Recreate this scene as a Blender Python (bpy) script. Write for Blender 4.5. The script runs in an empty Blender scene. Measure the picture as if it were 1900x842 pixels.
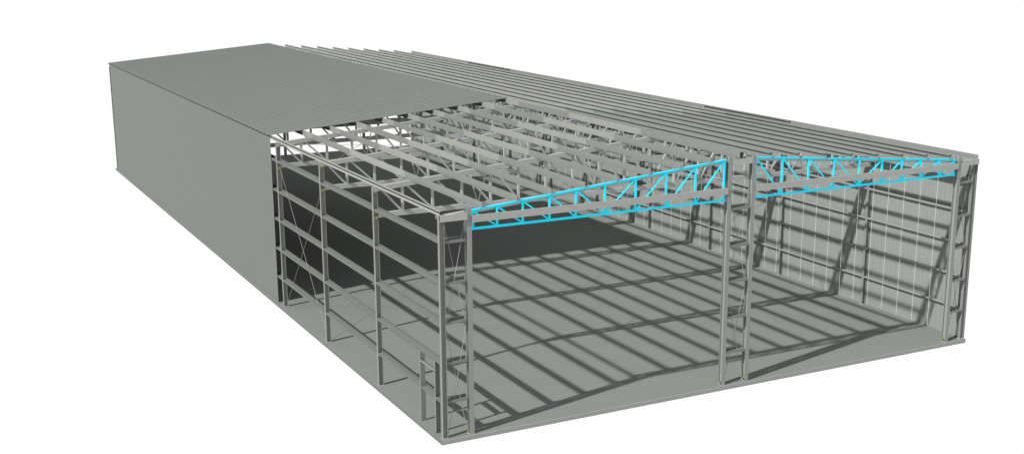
import bpy, bmesh, math
from mathutils import Vector, Matrix

scene = bpy.context.scene
col = scene.collection
W, B, L = 23.342, 5.9424, 59.42          # width, bay, length (m)
HX = W / 2
SL = 0.0855                              # roof slope
Z0 = 7.62                                # purlin top at the eave
YS = 18.6                                # sheeting starts here on the left half
def roof(x): return Z0 + SL * (x if x <= HX else W - x)

# ------------------------------------------------------------------ materials
def material(name, rgb, rough=0.6, metal=0.0, var=0.05, scale=1.5, emit=0.0, spec=0.3, streak=None):
    m = bpy.data.materials.new(name); m.use_nodes = True
    nt = m.node_tree; n = nt.nodes; bs = n['Principled BSDF']
    tc = n.new('ShaderNodeTexCoord'); nz = n.new('ShaderNodeTexNoise'); rp = n.new('ShaderNodeMapRange')
    nz.inputs['Scale'].default_value = scale; nz.inputs['Detail'].default_value = 5
    mp = n.new('ShaderNodeMapping')
    if streak: mp.inputs['Scale'].default_value = streak
    nt.links.new(tc.outputs['Object'], mp.inputs['Vector']); nt.links.new(mp.outputs['Vector'], nz.inputs['Vector'])
    rp.inputs['To Min'].default_value = 1 - var; rp.inputs['To Max'].default_value = 1 + var
    rp.inputs['From Min'].default_value = .3; rp.inputs['From Max'].default_value = .7
    nt.links.new(nz.outputs['Fac'], rp.inputs['Value'])
    mx = n.new('ShaderNodeVectorMath'); mx.operation = 'SCALE'
    mx.inputs[0].default_value = rgb
    nt.links.new(rp.outputs['Result'], mx.inputs['Scale'])
    nt.links.new(mx.outputs['Vector'], bs.inputs['Base Color'])
    bs.inputs['Roughness'].default_value = rough; bs.inputs['Metallic'].default_value = metal
    bs.inputs['Specular IOR Level'].default_value = spec
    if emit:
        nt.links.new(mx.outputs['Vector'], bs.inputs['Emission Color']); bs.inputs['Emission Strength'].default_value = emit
    return m
M = dict(
    slab=material('concrete', (.212, .227, .214), .85, var=.025, scale=.5, spec=.1),
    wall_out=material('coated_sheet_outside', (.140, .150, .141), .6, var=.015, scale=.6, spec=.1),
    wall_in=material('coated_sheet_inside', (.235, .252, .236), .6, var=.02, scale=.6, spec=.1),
    roof=material('coated_roof_sheet', (.208, .221, .21), .6, var=.02, scale=.4, spec=.1),
    steel=material('grey_primer', (.38, .39, .375), .55, var=.03, scale=3),
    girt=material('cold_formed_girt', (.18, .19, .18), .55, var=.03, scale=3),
    girt_flange=material('shaded_girt_flange', (.115, .12, .115), .55, var=.03, scale=3),  # girt grey with shade put into the colour of the outward faces
    purlin=material('cold_formed_purlin', (.20, .208, .197), .55, var=.03, scale=3),
    purlin_l=material('lighter_purlin', (.272, .282, .262), .5, var=.04, scale=3),  # lighter grey for some purlin segments and the left eave struts
    post=material('post_primer', (.26, .268, .257), .55, var=.03, scale=3),
    column=material('column_primer', (.205, .212, .202), .55, var=.03, scale=3),
    slab_side=material('shaded_concrete_edge', (.145, .153, .146), .85, var=.03, scale=2, spec=.1),  # same concrete, shade put into the colour to dull the sunlit left edge
    slab_edge=material('lit_concrete_edge', (.30, .31, .30), .85, var=.03, scale=2, spec=.1),  # same concrete, light put into the colour to lift the dim front edge
    header=material('header_steel', (.36, .368, .352), .6, var=.03, scale=3),
    rod=material('rod_steel', (.29, .29, .29), .4, var=.02),
    cyan=material('cyan_self_glow', (.004, .57, .72), .5, var=.02, emit=.38, spec=.2),  # emission adds a glow of its own for a flat, unshaded highlight
    brass=material('brass_clip', (.22, .20, .09), .4, var=.05),
    purple=material('purple_clamp', (.22, .03, .42), .5, var=.02),
)

# ------------------------------------------------------------------ helpers
def prism(bm, poly, o, u, v, w, length):
    """closed 2D outline in (u, v) extruded along w."""
    o, u, v, w = Vector(o), Vector(u), Vector(v), Vector(w)
    a = [bm.verts.new(o + u * p[0] + v * p[1]) for p in poly]
    c = [bm.verts.new(o + u * p[0] + v * p[1] + w * length) for p in poly]
    n = len(poly)
    bm.faces.new(a); bm.faces.new(list(reversed(c)))
    for i in range(n):
        bm.faces.new((a[i], c[i], c[(i + 1) % n], a[(i + 1) % n]))
def between(bm, poly, p, q, up=(0, 0, 1)):
    p, q = Vector(p), Vector(q); w = q - p; ln = w.length; w.normalize()
    v = Vector(up) - w * Vector(up).dot(w); v.normalize(); u = v.cross(w)
    prism(bm, poly, p, u, v, w, ln)
def rect(a, b): return [(-a/2, -b/2), (a/2, -b/2), (a/2, b/2), (-a/2, b/2)]
def rnd(r, n=6): return [(r*math.cos(2*math.pi*i/n), r*math.sin(2*math.pi*i/n)) for i in range(n)]
def ibeam(d, f, t=.012, tw=.009):          # depth along u from 0, flange along v
    h, k = f/2, tw/2
    return [(0, -h), (t, -h), (t, -k), (d-t, -k), (d-t, -h), (d, -h), (d, h), (d-t, h), (d-t, k), (t, k), (t, h), (0, h)]
def chan(d, f, t=.008, lip=0):             # web along u from 0..d at v=0, flanges towards +v
    if lip:
        return [(0, 0), (d, 0), (d, f), (d-lip, f), (d-lip, f-t), (d-t, f-t), (d-t, t), (t, t), (t, f-t), (lip, f-t), (lip, f), (0, f)]
    return [(0, 0), (d, 0), (d, f), (d-t, f), (d-t, t), (t, t), (t, f), (0, f)]
def zsec(d, f, t=.007, lip=.022):          # web along v (0..-d), top flange to +u, bottom flange to -u
    return [(0, 0), (f, 0), (f, -lip), (f-t, -lip), (f-t, -t), (t, -t), (t, -d), (-f+t, -d), (-f+t, -d+lip), (-f, -d+lip),
            (-f, -d-t), (t-.0001, -d-t), (t-.0001, -d), (0, -d+.0)][:0] or \
           [(0, 0), (f, 0), (f, -lip), (f-t, -lip), (f-t, -t), (t, -t), (t, -d), (-f, -d), (-f, -d+lip), (-f+t, -d+lip), (-f+t, -d+t), (0, -d+t)]
def mesh(bm, name):
    bmesh.ops.recalc_face_normals(bm, faces=bm.faces)
    me = bpy.data.meshes.new(name); bm.to_mesh(me); bm.free(); return me
def link(name, me, mat=None, parent=None, label=None, kind=None):
    o = bpy.data.objects.new(name, me); col.objects.link(o)
    if mat and not me.materials: me.materials.append(M[mat])
    if parent: o.parent = parent
    if label: o['label'] = label
    if kind: o['kind'] = kind
    return o
def part(name, bm, mat, parent, label=None, kind=None):
    return link(name, mesh(bm, name), mat, parent, label, kind)
def new(): return bmesh.new()
def box(bm, x0, x1, y0, y1, z0, z1):
    prism(bm, [(x0, y0), (x1, y0), (x1, y1), (x0, y1)], (0, 0, z0), (1, 0, 0), (0, 1, 0), (0, 0, 1), z1 - z0)

# ------------------------------------------------------------------ setting
bm = new()
box(bm, -.1, W + .03, -.12, L + .1, -.16, 0)
bmesh.ops.bevel(bm, geom=bm.edges[:], offset=.012, segments=1, affect='EDGES')
slab = part('floor_slab', bm, 'slab', None); slab['kind'] = 'structure'
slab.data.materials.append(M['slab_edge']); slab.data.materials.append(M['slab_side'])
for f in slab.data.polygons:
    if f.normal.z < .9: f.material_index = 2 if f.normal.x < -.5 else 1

# ------------------------------------------------------------------ the building
root = bpy.data.objects.new('steel_building', None); col.objects.link(root)
root['label'] = 'half clad grey steel warehouse frame with two bright cyan trusses at its open end'
root['category'] = 'building'

# columns ------------------------------------------------------------
def column_mesh(h):
    bm = new(); prism(bm, ibeam(.18, .13), (0, 0, .014), (1, 0, 0), (0, 1, 0), (0, 0, 1), h - .014); return mesh(bm, 'column')
bm = new(); box(bm, -.01, .21, -.09, .09, .001, .014); plate_me = mesh(bm, 'base_plate')
bm = new(); prism(bm, rnd(.014), (0, 0, 0), (1, 0, 0), (0, 1, 0), (0, 0, 1), .035); bolt_me = mesh(bm, 'anchor_bolt')
cm = column_mesh(7.40)
def clip_mesh():
    bm = new(); box(bm, -.012, .15, -.075, -.067, -.06, .06); box(bm, .06, .075, -.16, -.075, -.04, .05); box(bm, .1, .14, -.12, -.076, -.1, -.06); return mesh(bm, 'clip')
clip_me = clip_mesh()
for side in (0, 1):
    for k in range(11):
        y = k * B if k else .075
        o = link('column', cm, 'column', root)
        o.location = (0, y, 0) if side == 0 else (W, y, 0)
        if side: o.rotation_euler.z = math.pi
        p = link('base_plate', plate_me, 'steel', o)
        for bx in (.04, .15):
            for by in (-.055, .055):
                if k < 5:
                    b = link('anchor_bolt', bolt_me, 'rod', p); b.location = (bx, by, .014)
        if k < 4:
            for z in ((7.25, 6.3) if k else (7.3,)):
                c = link('clip', clip_me, 'brass', o); c.location = (.03, 0 if side == 0 else .14, z)

# end posts of the front and back frames --------------------------------
def end_post(x, y, zt, flip=False):
    bm = new()
    prism(bm, [(p[1], p[0]) for p in ibeam(.20, .17)], (0, 0, .014), (1, 0, 0), (0, 1, 0), (0, 0, 1), zt - .014)
    o = part('end_post', bm, 'post', root); o.location = (x, y, 0)
    bm = new(); box(bm, -.1, .1, -.01, .22, .001, .014); part('base_plate', bm, 'steel', o)
    bm = new(); box(bm, -.06, .06, .207, .215, 6.28, 6.40); box(bm, -.1, -.087, .06, .15, .03, .16)
    part('clip', bm, 'brass', o)
    return o
PX = [1.035, 11.20, 12.25, 22.365]
for x in PX: end_post(x, -.02, roof(x) - .10)
for x in (6.2, 12.6, 19.05): end_post(x, L - .2, roof(x) - .2)

GZ = (1.27, 2.59, 3.95, 5.27, 6.62)       # girt levels
# wall girts: web flat, outer flange down, inner flange up
def girt_poly(sgn):                        # (u = inward x, v = z)
    return [(0, -.075), (.007, -.075), (.007, -.007), (.19, -.007), (.19, .075), (.183, .075), (.183, 0), (0, 0)]
def girt(x, y0, y1, z, sgn, name='wall_girt'):
    bm = new(); prism(bm, [(.003 + p[0] * .98, p[1]) for p in girt_poly(1)], (x, y0, z), (sgn, 0, 0), (0, 0, 1), (0, 1, 0), y1 - y0)
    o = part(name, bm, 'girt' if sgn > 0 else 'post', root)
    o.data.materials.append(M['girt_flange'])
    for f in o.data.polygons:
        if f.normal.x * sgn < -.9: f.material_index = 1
    return o
DY0, DY1 = .66, 1.86                       # person door opening in the first bay
for k in range(4):
    for i, z in enumerate(GZ):
        y0, y1 = k * B + .07, (k + 1) * B - .07
        if k == 0: y0 = .145
        if k == 3: y1 = 10 * B - .07
        if k == 0 and i == 0:
            girt(0, y0, DY0 - .075, z, 1); girt(0, DY0 + .075, DY1 - .075, z, 1); girt(0, DY1 + .075, y1, z, 1)
        else: girt(0, y0, y1, z, 1)
for k in range(10):
    for z in GZ:
        girt(W, (k * B if k else .075) + .07, (k + 1) * B - .07, z, -1)
# person door frame
bm = new(); prism(bm, chan(.18, .07), (.004, DY0 + .01, 2.14), (1, 0, 0), (0, 0, 1), (0, 1, 0), DY1 - DY0 - .02)
df = part('door_frame', bm, 'girt', root)
for y, s in ((DY0, -1), (DY1, 1)):
    bm = new(); prism(bm, chan(.18, .07), (.004, y, .002), (1, 0, 0), (0, s, 0), (0, 0, 1), 2.53); part('jamb', bm, 'girt', df)

# front: short girts, top ties and rods in the three narrow bays ----------
bays = [(.19, PX[0] - .09, 7.36), (PX[1] + .09, PX[2] - .09, 8.42), (PX[3] + .09, W - .19, 7.36)]
def girt_x(x0, x1, y, z, mat='girt', name='short_girt', d=.19):
    bm = new(); prism(bm, [(p[0] * d / .19, p[1] * 1.15) for p in girt_poly(1)], (x0, y, z), (0, 1, 0), (0, 0, 1), (1, 0, 0), x1 - x0)
    return part(name, bm, mat, root)
def rod(p, q, r=.011):
    bm = new(); between(bm, rnd(r), p, q, (0, 1, 0) if abs((Vector(q)-Vector(p)).normalized().z) > .9 else (0, 0, 1))
    return part('brace_rod', bm, 'rod', root)
for bi, (x0, x1, zt) in enumerate(bays):
    for z in GZ: girt_x(x0, x1, .055 if bi == 0 else .0, z)
    bm = new()
    if bi == 1: prism(bm, chan(.20, .07), (x0, -.015, zt - .24), (0, 0, 1), (0, 1, 0), (1, 0, 0), x1 - x0)
    else:
        a, c = (-.0, x1) if bi == 0 else (x0, W)
        prism(bm, chan(.21, .07), (a, -.09, 7.27), (0, 0, 1), (0, 1, 0), (1, 0, 0), c - a)
    part('tie_beam', bm, 'steel', root)
    zm = 3.72
    for (za, zb) in ((.12, zm), (zm + .1, 7.15)):
        rod((x0 + .03, .1, za), (x1 - .03, .1, zb)); rod((x0 + .03, .125, zb), (x1 - .03, .125, za))
# header bands in front of the cyan trusses
for a, b in ((PX[0] + .085, PX[1] - .085), (PX[2] + .085, PX[3] - .085)):
    bm = new(); prism(bm, chan(.23, .06), (a, -.05, 7.15), (0, 0, 1), (0, 1, 0), (1, 0, 0), b - a)
    part('header_beam', bm, 'header', root)

# cyan trusses --------------------------------------------------------
LV = [1.20, 2.06, 2.99, 3.98, 4.97, 6.10, 7.31, 8.55, 9.77, 10.99]
RV = [12.37, 13.57, 14.79, 16.00, 17.22, 18.36, 19.37, 20.35, 21.33, 22.13]
CY = .07
def cyan_truss(xs, ndown, label):
    zb = 6.93
    bm = new()
    x0, x1 = xs[0] - .07, xs[-1] + .07
    ztop = lambda x: roof(x) - .215
    for yy in (-.028, .028):                # double angles
        s = 1 if yy > 0 else -1
        leg = [(s*.004, 0), (s*.05, 0), (s*.05, .008), (s*.012, .008), (s*.012, .07), (s*.004, .07)]
        prism(bm, leg, (x0, CY, zb - .04), (0, 1, 0), (0, 0, 1), (1, 0, 0), x1 - x0)
        d = Vector((x1 - x0, 0, ztop(x1) - ztop(x0))); ln = d.length; d.normalize(); up = Vector((-d.z, 0, d.x))
        prism(bm, [(p[0], -p[1]) for p in leg], (x0, CY, ztop(x0) + .04), (0, 1, 0), up, d, ln)
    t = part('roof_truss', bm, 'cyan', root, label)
    for x in xs:
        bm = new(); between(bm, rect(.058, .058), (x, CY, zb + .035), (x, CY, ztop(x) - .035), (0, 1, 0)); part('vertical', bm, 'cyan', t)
    for i in range(len(xs) - 1):
        a, c = xs[i], xs[i+1]
        p, q = ((a + .05, CY, ztop(a) - .05), (c - .05, CY, zb + .04)) if i < ndown else ((a + .05, CY, zb + .04), (c - .05, CY, ztop(c) - .05))
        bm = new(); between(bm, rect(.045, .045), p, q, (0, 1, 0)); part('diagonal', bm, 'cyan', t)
    return t
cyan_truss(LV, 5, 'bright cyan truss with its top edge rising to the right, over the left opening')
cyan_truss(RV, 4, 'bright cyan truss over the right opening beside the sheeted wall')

# rafters on the front and back frames ------------------------------------
def rafter(y0, y1, dz=-.215, name='rafter'):
    for a, c in ((.02, HX - .005), (W - .02, HX + .005)):
        bm = new()
        p, q = Vector((a, (y0+y1)/2, roof(a) + dz)), Vector((c, (y0+y1)/2, roof(c) + dz)); w = (q-p); ln = w.length; w.normalize()
        s = 1 if c > a else -1
        up = Vector((0, 1, 0)).cross(w) * -s if False else Vector((-w.z, 0, w.x)) * s
        d = y1 - y0
        prism(bm, [(-d/2, 0), (-d/2, -.11), (-d/2+.01, -.11), (-d/2+.01, -.01), (d/2-.01, -.01), (d/2-.01, -.11), (d/2, -.11), (d/2, 0)], p, (0, 1, 0), up, w, ln)
        part(name, bm, 'steel', root)
rafter(.14, .33)
rafter(L - .3, L - .02)

# main trusses -------------------------------------------------------------
XV = [1.14 + 1.17 * i for i in range(10)]
XV = XV + [W - x for x in reversed(XV[:-1])]
ZB = 6.40
def chords(y):
    bm = new()
    hat = [(-.085, 0), (-.085, -.17), (-.055, -.17), (-.055, -.162), (-.075, -.162), (-.075, -.01), (.075, -.01), (.075, -.162), (.055, -.162), (.055, -.17), (.085, -.17), (.085, 0)]
    prism(bm, hat, (.19, y, ZB + .07), (0, 1, 0), (0, 0, 1), (1, 0, 0), W - .38)
    for a, c in ((.02, HX - .003), (W - .02, HX + .003)):
        p, q = Vector((a, y, roof(a) - .215)), Vector((c, y, roof(c) - .215)); w = q - p; ln = w.length; w.normalize()
        up = Vector((-w.z, 0, w.x)) * (1 if c > a else -1)
        prism(bm, hat, p, (0, 1, 0), up, w, ln)
    return bm
def web_pieces(y):
    vs, ds = [], []
    zt = lambda x: roof(x) - .235
    for x in XV:
        vs.append(((x, y, ZB + .06), (x, y, zt(x) + .0)))
    n = len(XV); mid = n // 2
    pts = [.2] + XV[:mid + 1]
    for i in range(len(pts) - 1):
        a, c = pts[i], pts[i + 1]
        p, q = (a + .06, y, zt(a) - .02), (c - .06, y, ZB + .08)
        ds.append((p, q)); ds.append(((W - p[0], y, p[2]), (W - q[0], y, q[2])))
    return vs, ds
stuff = new()
for k in range(1, 10):
    y = k * B
    t = part('roof_truss', chords(y), 'steel', root)
    vs, ds = web_pieces(y)
    if k <= 3:
        for a, c in vs:
            bm = new(); between(bm, rect(.085, .085), a, c, (0, 1, 0)); part('vertical', bm, 'steel', t)
        for a, c in ds:
            bm = new(); between(bm, rect(.07, .07), a, c, (0, 1, 0)); part('diagonal', bm, 'steel', t)
    else:
        for a, c in vs: between(stuff, rect(.085, .085), a, c, (0, 1, 0))
        for a, c in ds: between(stuff, rect(.07, .07), a, c, (0, 1, 0))
part('truss_web', stuff, 'steel', root, kind='stuff')

# purlins ------------------------------------------------------------------
PL = [11.58 - 1.263 * k for k in range(9)]
def purlin(x, y0, y1, mat, right, dz=0):
    s = -1 if right else 1
    bm = new()
    u = Vector((s * math.cos(math.atan(SL)), 0, math.sin(math.atan(SL)))); v = Vector((-u.z * s, 0, abs(u.x)))
    v = Vector((-u.z, 0, u.x)) if not right else Vector((-u.z, 0, u.x)) * -1
    prism(bm, zsec(.2, .11, lip=.035) if right else zsec(.2, .065), (x, y0, roof(x) + dz), u, v, (0, 1, 0), y1 - y0)
    return part('purlin', bm, mat, root)
LAP = .55
for i, x in enumerate(PL):
    segs = [(-.02, B + LAP), (B + LAP, 2*B + LAP), (2*B + LAP, 3*B - LAP), (3*B - LAP, L)]
    mats = ['purlin', 'purlin_l', 'purlin', 'purlin_l']
    for j, (a, c) in enumerate(segs): purlin(x, a + (.002 if j else 0), c, mats[j], False, .006 if j % 2 else 0)
    xr = W - x
    st = [-.02, 1.5*B + .2*(i % 3), 2.5*B + .3*(i % 2), 4.5*B, 7.5*B, L]
    for j in range(5): purlin(xr, st[j] + (.002 if j else 0), st[j+1], 'purlin_l' if j > 1 else 'purlin', True, .005 if j % 2 else 0)
# eave struts
def eave(side, y0, y1, mat):
    s = 1 if side == 0 else -1
    prof = [(0, -.15), (.08, -.15), (.08, -.143), (.007, -.143), (.007, -.007), (.008, -.007), (.075, .0), (.075, .007), (-.012, -.0035), (-.012, -.012), (0, -.009)]
    bm = new(); prism(bm, prof, (0 if side == 0 else W, y0, Z0 - .01), (s, 0, 0), (0, 0, 1), (0, 1, 0), y1 - y0)
    part('eave_strut', bm, mat, root)
for a, c, m in ((-.04, B, 'purlin_l'), (B + .002, 2*B, 'purlin_l'), (2*B + .002, 3*B, 'purlin_l'), (3*B + .002, L, 'purlin_l')): eave(0, a, c, m)
eave_shade_mat = M['eave_shade'] = material('dark_eave_shade', (.02, .02, .02), .9, var=.02)  # near-black colour standing in for the shade line under the eave
bm = new(); box(bm, -.02, -.001, -.04, YS - .01, Z0 - .062, Z0 - .034); part('eave_shade_strip', bm, 'eave_shade', root)  # added dark strip, paints shade along the open eave
bm = new(); box(bm, -.045, -.028, YS, L + .05, Z0 - .05, Z0 - .012); part('eave_shade_strip', bm, 'eave_shade', root)  # same painted shade along the top of the sheeted wall
def eave_right(y0, y1, mat, opened):
    bm = new()
    if opened: prism(bm, chan(.2, .11, lip=.04), (W + .03, y0, Z0 - .19), (0, 0, 1), (-1, 0, 0), (0, 1, 0), y1 - y0)
    else: prism(bm, chan(.2, .036), (W - .005, y0, Z0 - .19), (0, 0, 1), (1, 0, 0), (0, 1, 0), y1 - y0)
    part('eave_strut', bm, mat, root)
st = [-.01, 11.7, 18.9, 30.0, 41.7, 48.8, L]
for j in range(6): eave_right(st[j] + (.002 if j else 0), st[j+1], 'purlin', j in (1, 4))

# bracing rods in walls and roof, flange braces ----------------------------
for x in (.1, W - .1):
    rod((x, 2*B + .1, .12), (x, 3*B - .1, 6.35), .008); rod((x + .03, 3*B - .1, .12), (x + .03, 2*B + .1, 6.35), .008)
for (xa, xc) in ((.6, 5.0), (5.0, 9.4), (W - .6, W - 5.0), (W - 5.0, W - 9.4)):
    za, zc = roof(xa) - .33, roof(xc) - .33
    rod((xa, 2*B + .15, za), (xc, 3*B - .15, zc), .012); rod((xa, 3*B - .15, za - .03), (xc, 2*B + .15, zc - .03), .012)
for k in (1, 2, 3):
    for x in (PL[6], PL[2], W - PL[2], W - PL[6]):
        for s in (-1, 1):
            bm = new(); between(bm, [(-.025, -.004), (.025, -.004), (.025, .004), (-.025, .004)], (x + .11, k*B + s*.03, ZB + .08), (x + .11, k*B + s*.85, roof(x) - .17), (0, 1, 0))
            part('flange_brace', bm, 'steel', root)
# purple clamps on the truss of the third frame
for x, y, dz in ((6.03, 2*B - .12, -.03), (11.42, 2*B - .12, -.03)):
    bm = new()
    for r0, r1 in ((.07, .045),):
        n = 12
        for i in range(n):
            a, c = 2*math.pi*i/n, 2*math.pi*(i+1)/n
            between(bm, rect(.02, .02), (x + .045*math.cos(a), y, roof(x) - .2 + .045*math.sin(a)), (x + .045*math.cos(c), y, roof(x) - .2 + .045*math.sin(c)), (0, 1, 0))
    box(bm, x - .07, x + .03, y + .011, y + .04, roof(x) - .262, roof(x) - .245)
    part('clamp', bm, 'purple', root, 'small purple ring clamp on a grey truss')

# sheeting -------------------------------------------------------------------
def corrugated(rows, mat, name, label=None):
    """rows: list of (p_low, p_high) edge pairs, joined into a ribbed sheet."""
    bm = new(); prev = None
    for seg in rows:
        if seg is None: prev = None; continue
        cur = [bm.verts.new(p) for p in seg]
        if prev:
            for i in range(len(cur) - 1): bm.faces.new((prev[i], cur[i], cur[i+1], prev[i+1]))
        prev = cur
    me = mesh(bm, name); return link(name, me, mat, root, label)
# roof sheet on the left half, ribs down the slope
rows = []; P, RH = .61, .055
y = YS
prof = [(0, 0), (.02, RH), (.06, RH), (.085, 0), (.34, 0.0)]
while y + P <= L + .12:
    for dy, h in prof:
        zo = Z0 + .014 + h
        rows.append(((-.07, y + dy, zo - SL*.07), (HX - .02, y + dy, zo + SL*(HX - .02))))
    y += P
rs = corrugated(rows, 'roof', 'roof_sheet', 'ribbed grey roof sheet covering the rear of the left slope')
sol = rs.modifiers.new('s', 'SOLIDIFY'); sol.thickness = .004
# left wall sheet
rows = []; y = YS
while y + P <= L + .12:
    for dy, h in ((0, 0), (.03, .008), (.09, .008), (.12, 0)):
        rows.append(((-.012 - h, y + dy, -.02), (-.012 - h, y + dy, Z0 - .03)))
    y += P
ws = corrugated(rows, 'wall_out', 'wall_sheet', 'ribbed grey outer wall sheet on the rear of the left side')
sol = ws.modifiers.new('s', 'SOLIDIFY'); sol.thickness = .003
# right wall sheets with daylight at their joints
rows = []; y = .0; PW = .935; GAP = .019; y0 = .18 - PW
while y0 < L:
    a, c = max(y0 + GAP/2, -.03), min(y0 + PW - GAP/2, L)
    yy = a
    k = 0
    ph = [0, .012, .012, 0]
    rows.append(None)
    while yy < c:
        rows.append(((W + .012 + ph[k % 4], yy, -.02), (W + .012 + ph[k % 4], yy, Z0 - .2)))
        yy += (.05, .03, .05, .1)[k % 4]; k += 1
    rows.append(((W + .012, c, -.02), (W + .012, c, Z0 - .2)))
    y0 += PW
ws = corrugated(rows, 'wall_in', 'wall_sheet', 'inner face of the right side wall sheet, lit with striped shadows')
sol = ws.modifiers.new('s', 'SOLIDIFY'); sol.thickness = .003

# back wall girts
for z in (.82, 2.05):
    for a, c in ((.2, 6.1), (6.3, 12.5), (12.7, 18.95), (19.15, W - .2)):
        bm = new(); prism(bm, chan(.24, .07), (a, L - .16, z - .12), (0, 0, 1), (0, 1, 0), (1, 0, 0), c - a); part('back_girt', bm, 'girt', root)

# ------------------------------------------------------------------ light
world = bpy.data.worlds.new('World'); scene.world = world; world.use_nodes = True
nt = world.node_tree; n = nt.nodes; bg = n['Background']
tc = n.new('ShaderNodeTexCoord'); sp = n.new('ShaderNodeSeparateXYZ'); rp = n.new('ShaderNodeValToRGB')
ad = n.new('ShaderNodeMath'); ad.operation = 'MULTIPLY_ADD'; ad.inputs[1].default_value = .5; ad.inputs[2].default_value = .5
nt.links.new(tc.outputs['Generated'], sp.inputs[0]); nt.links.new(sp.outputs['Z'], ad.inputs[0]); nt.links.new(ad.outputs[0], rp.inputs[0])
AMB = .36
e = rp.color_ramp.elements
def g(v): return (v, v, v, 1)
e[0].position = 0; e[0].color = g(.12)
e[1].position = 1; e[1].color = g(AMB)
for pos, v in ((.22, .12), (.29, 1.02), (.61, 1.02), (.74, AMB)):
    k = e.new(pos); k.color = g(v)
nt.links.new(rp.outputs[0], bg.inputs['Color']); bg.inputs['Strength'].default_value = 1.0

sd = bpy.data.lights.new('sun', 'SUN'); sd.energy = 4.7; sd.angle = math.radians(1.1); sd.color = (1, .995, .97)
so = bpy.data.objects.new('sun', sd); col.objects.link(so)
so.rotation_euler = Vector((1.165, .29, -1)).to_track_quat('-Z', 'Y').to_euler()

# ------------------------------------------------------------------ camera
cd = bpy.data.cameras.new('camera'); cam = bpy.data.objects.new('camera', cd); col.objects.link(cam)
yaw, pitch = .4903, -.2399
F = Vector((math.sin(yaw)*math.cos(pitch), math.cos(yaw)*math.cos(pitch), math.sin(pitch)))
R = Vector((math.cos(yaw), -math.sin(yaw), 0)); U = R.cross(F)
m = Matrix((R, U, -F)).transposed().to_4x4(); m.translation = Vector((-15.2869, -35.6789, 15.6153)); cam.matrix_world = m
cd.sensor_width = 36; cd.lens = 2335.5 / 1900 * 36
cd.shift_x = -60.34 / 1900; cd.shift_y = 54.86 / 1900
cd.clip_start = .5; cd.clip_end = 500
scene.camera = cam
scene.view_settings.view_transform = 'Standard'; scene.view_settings.look = 'None'
scene.view_settings.exposure = 0
scene.cycles.max_bounces = 5
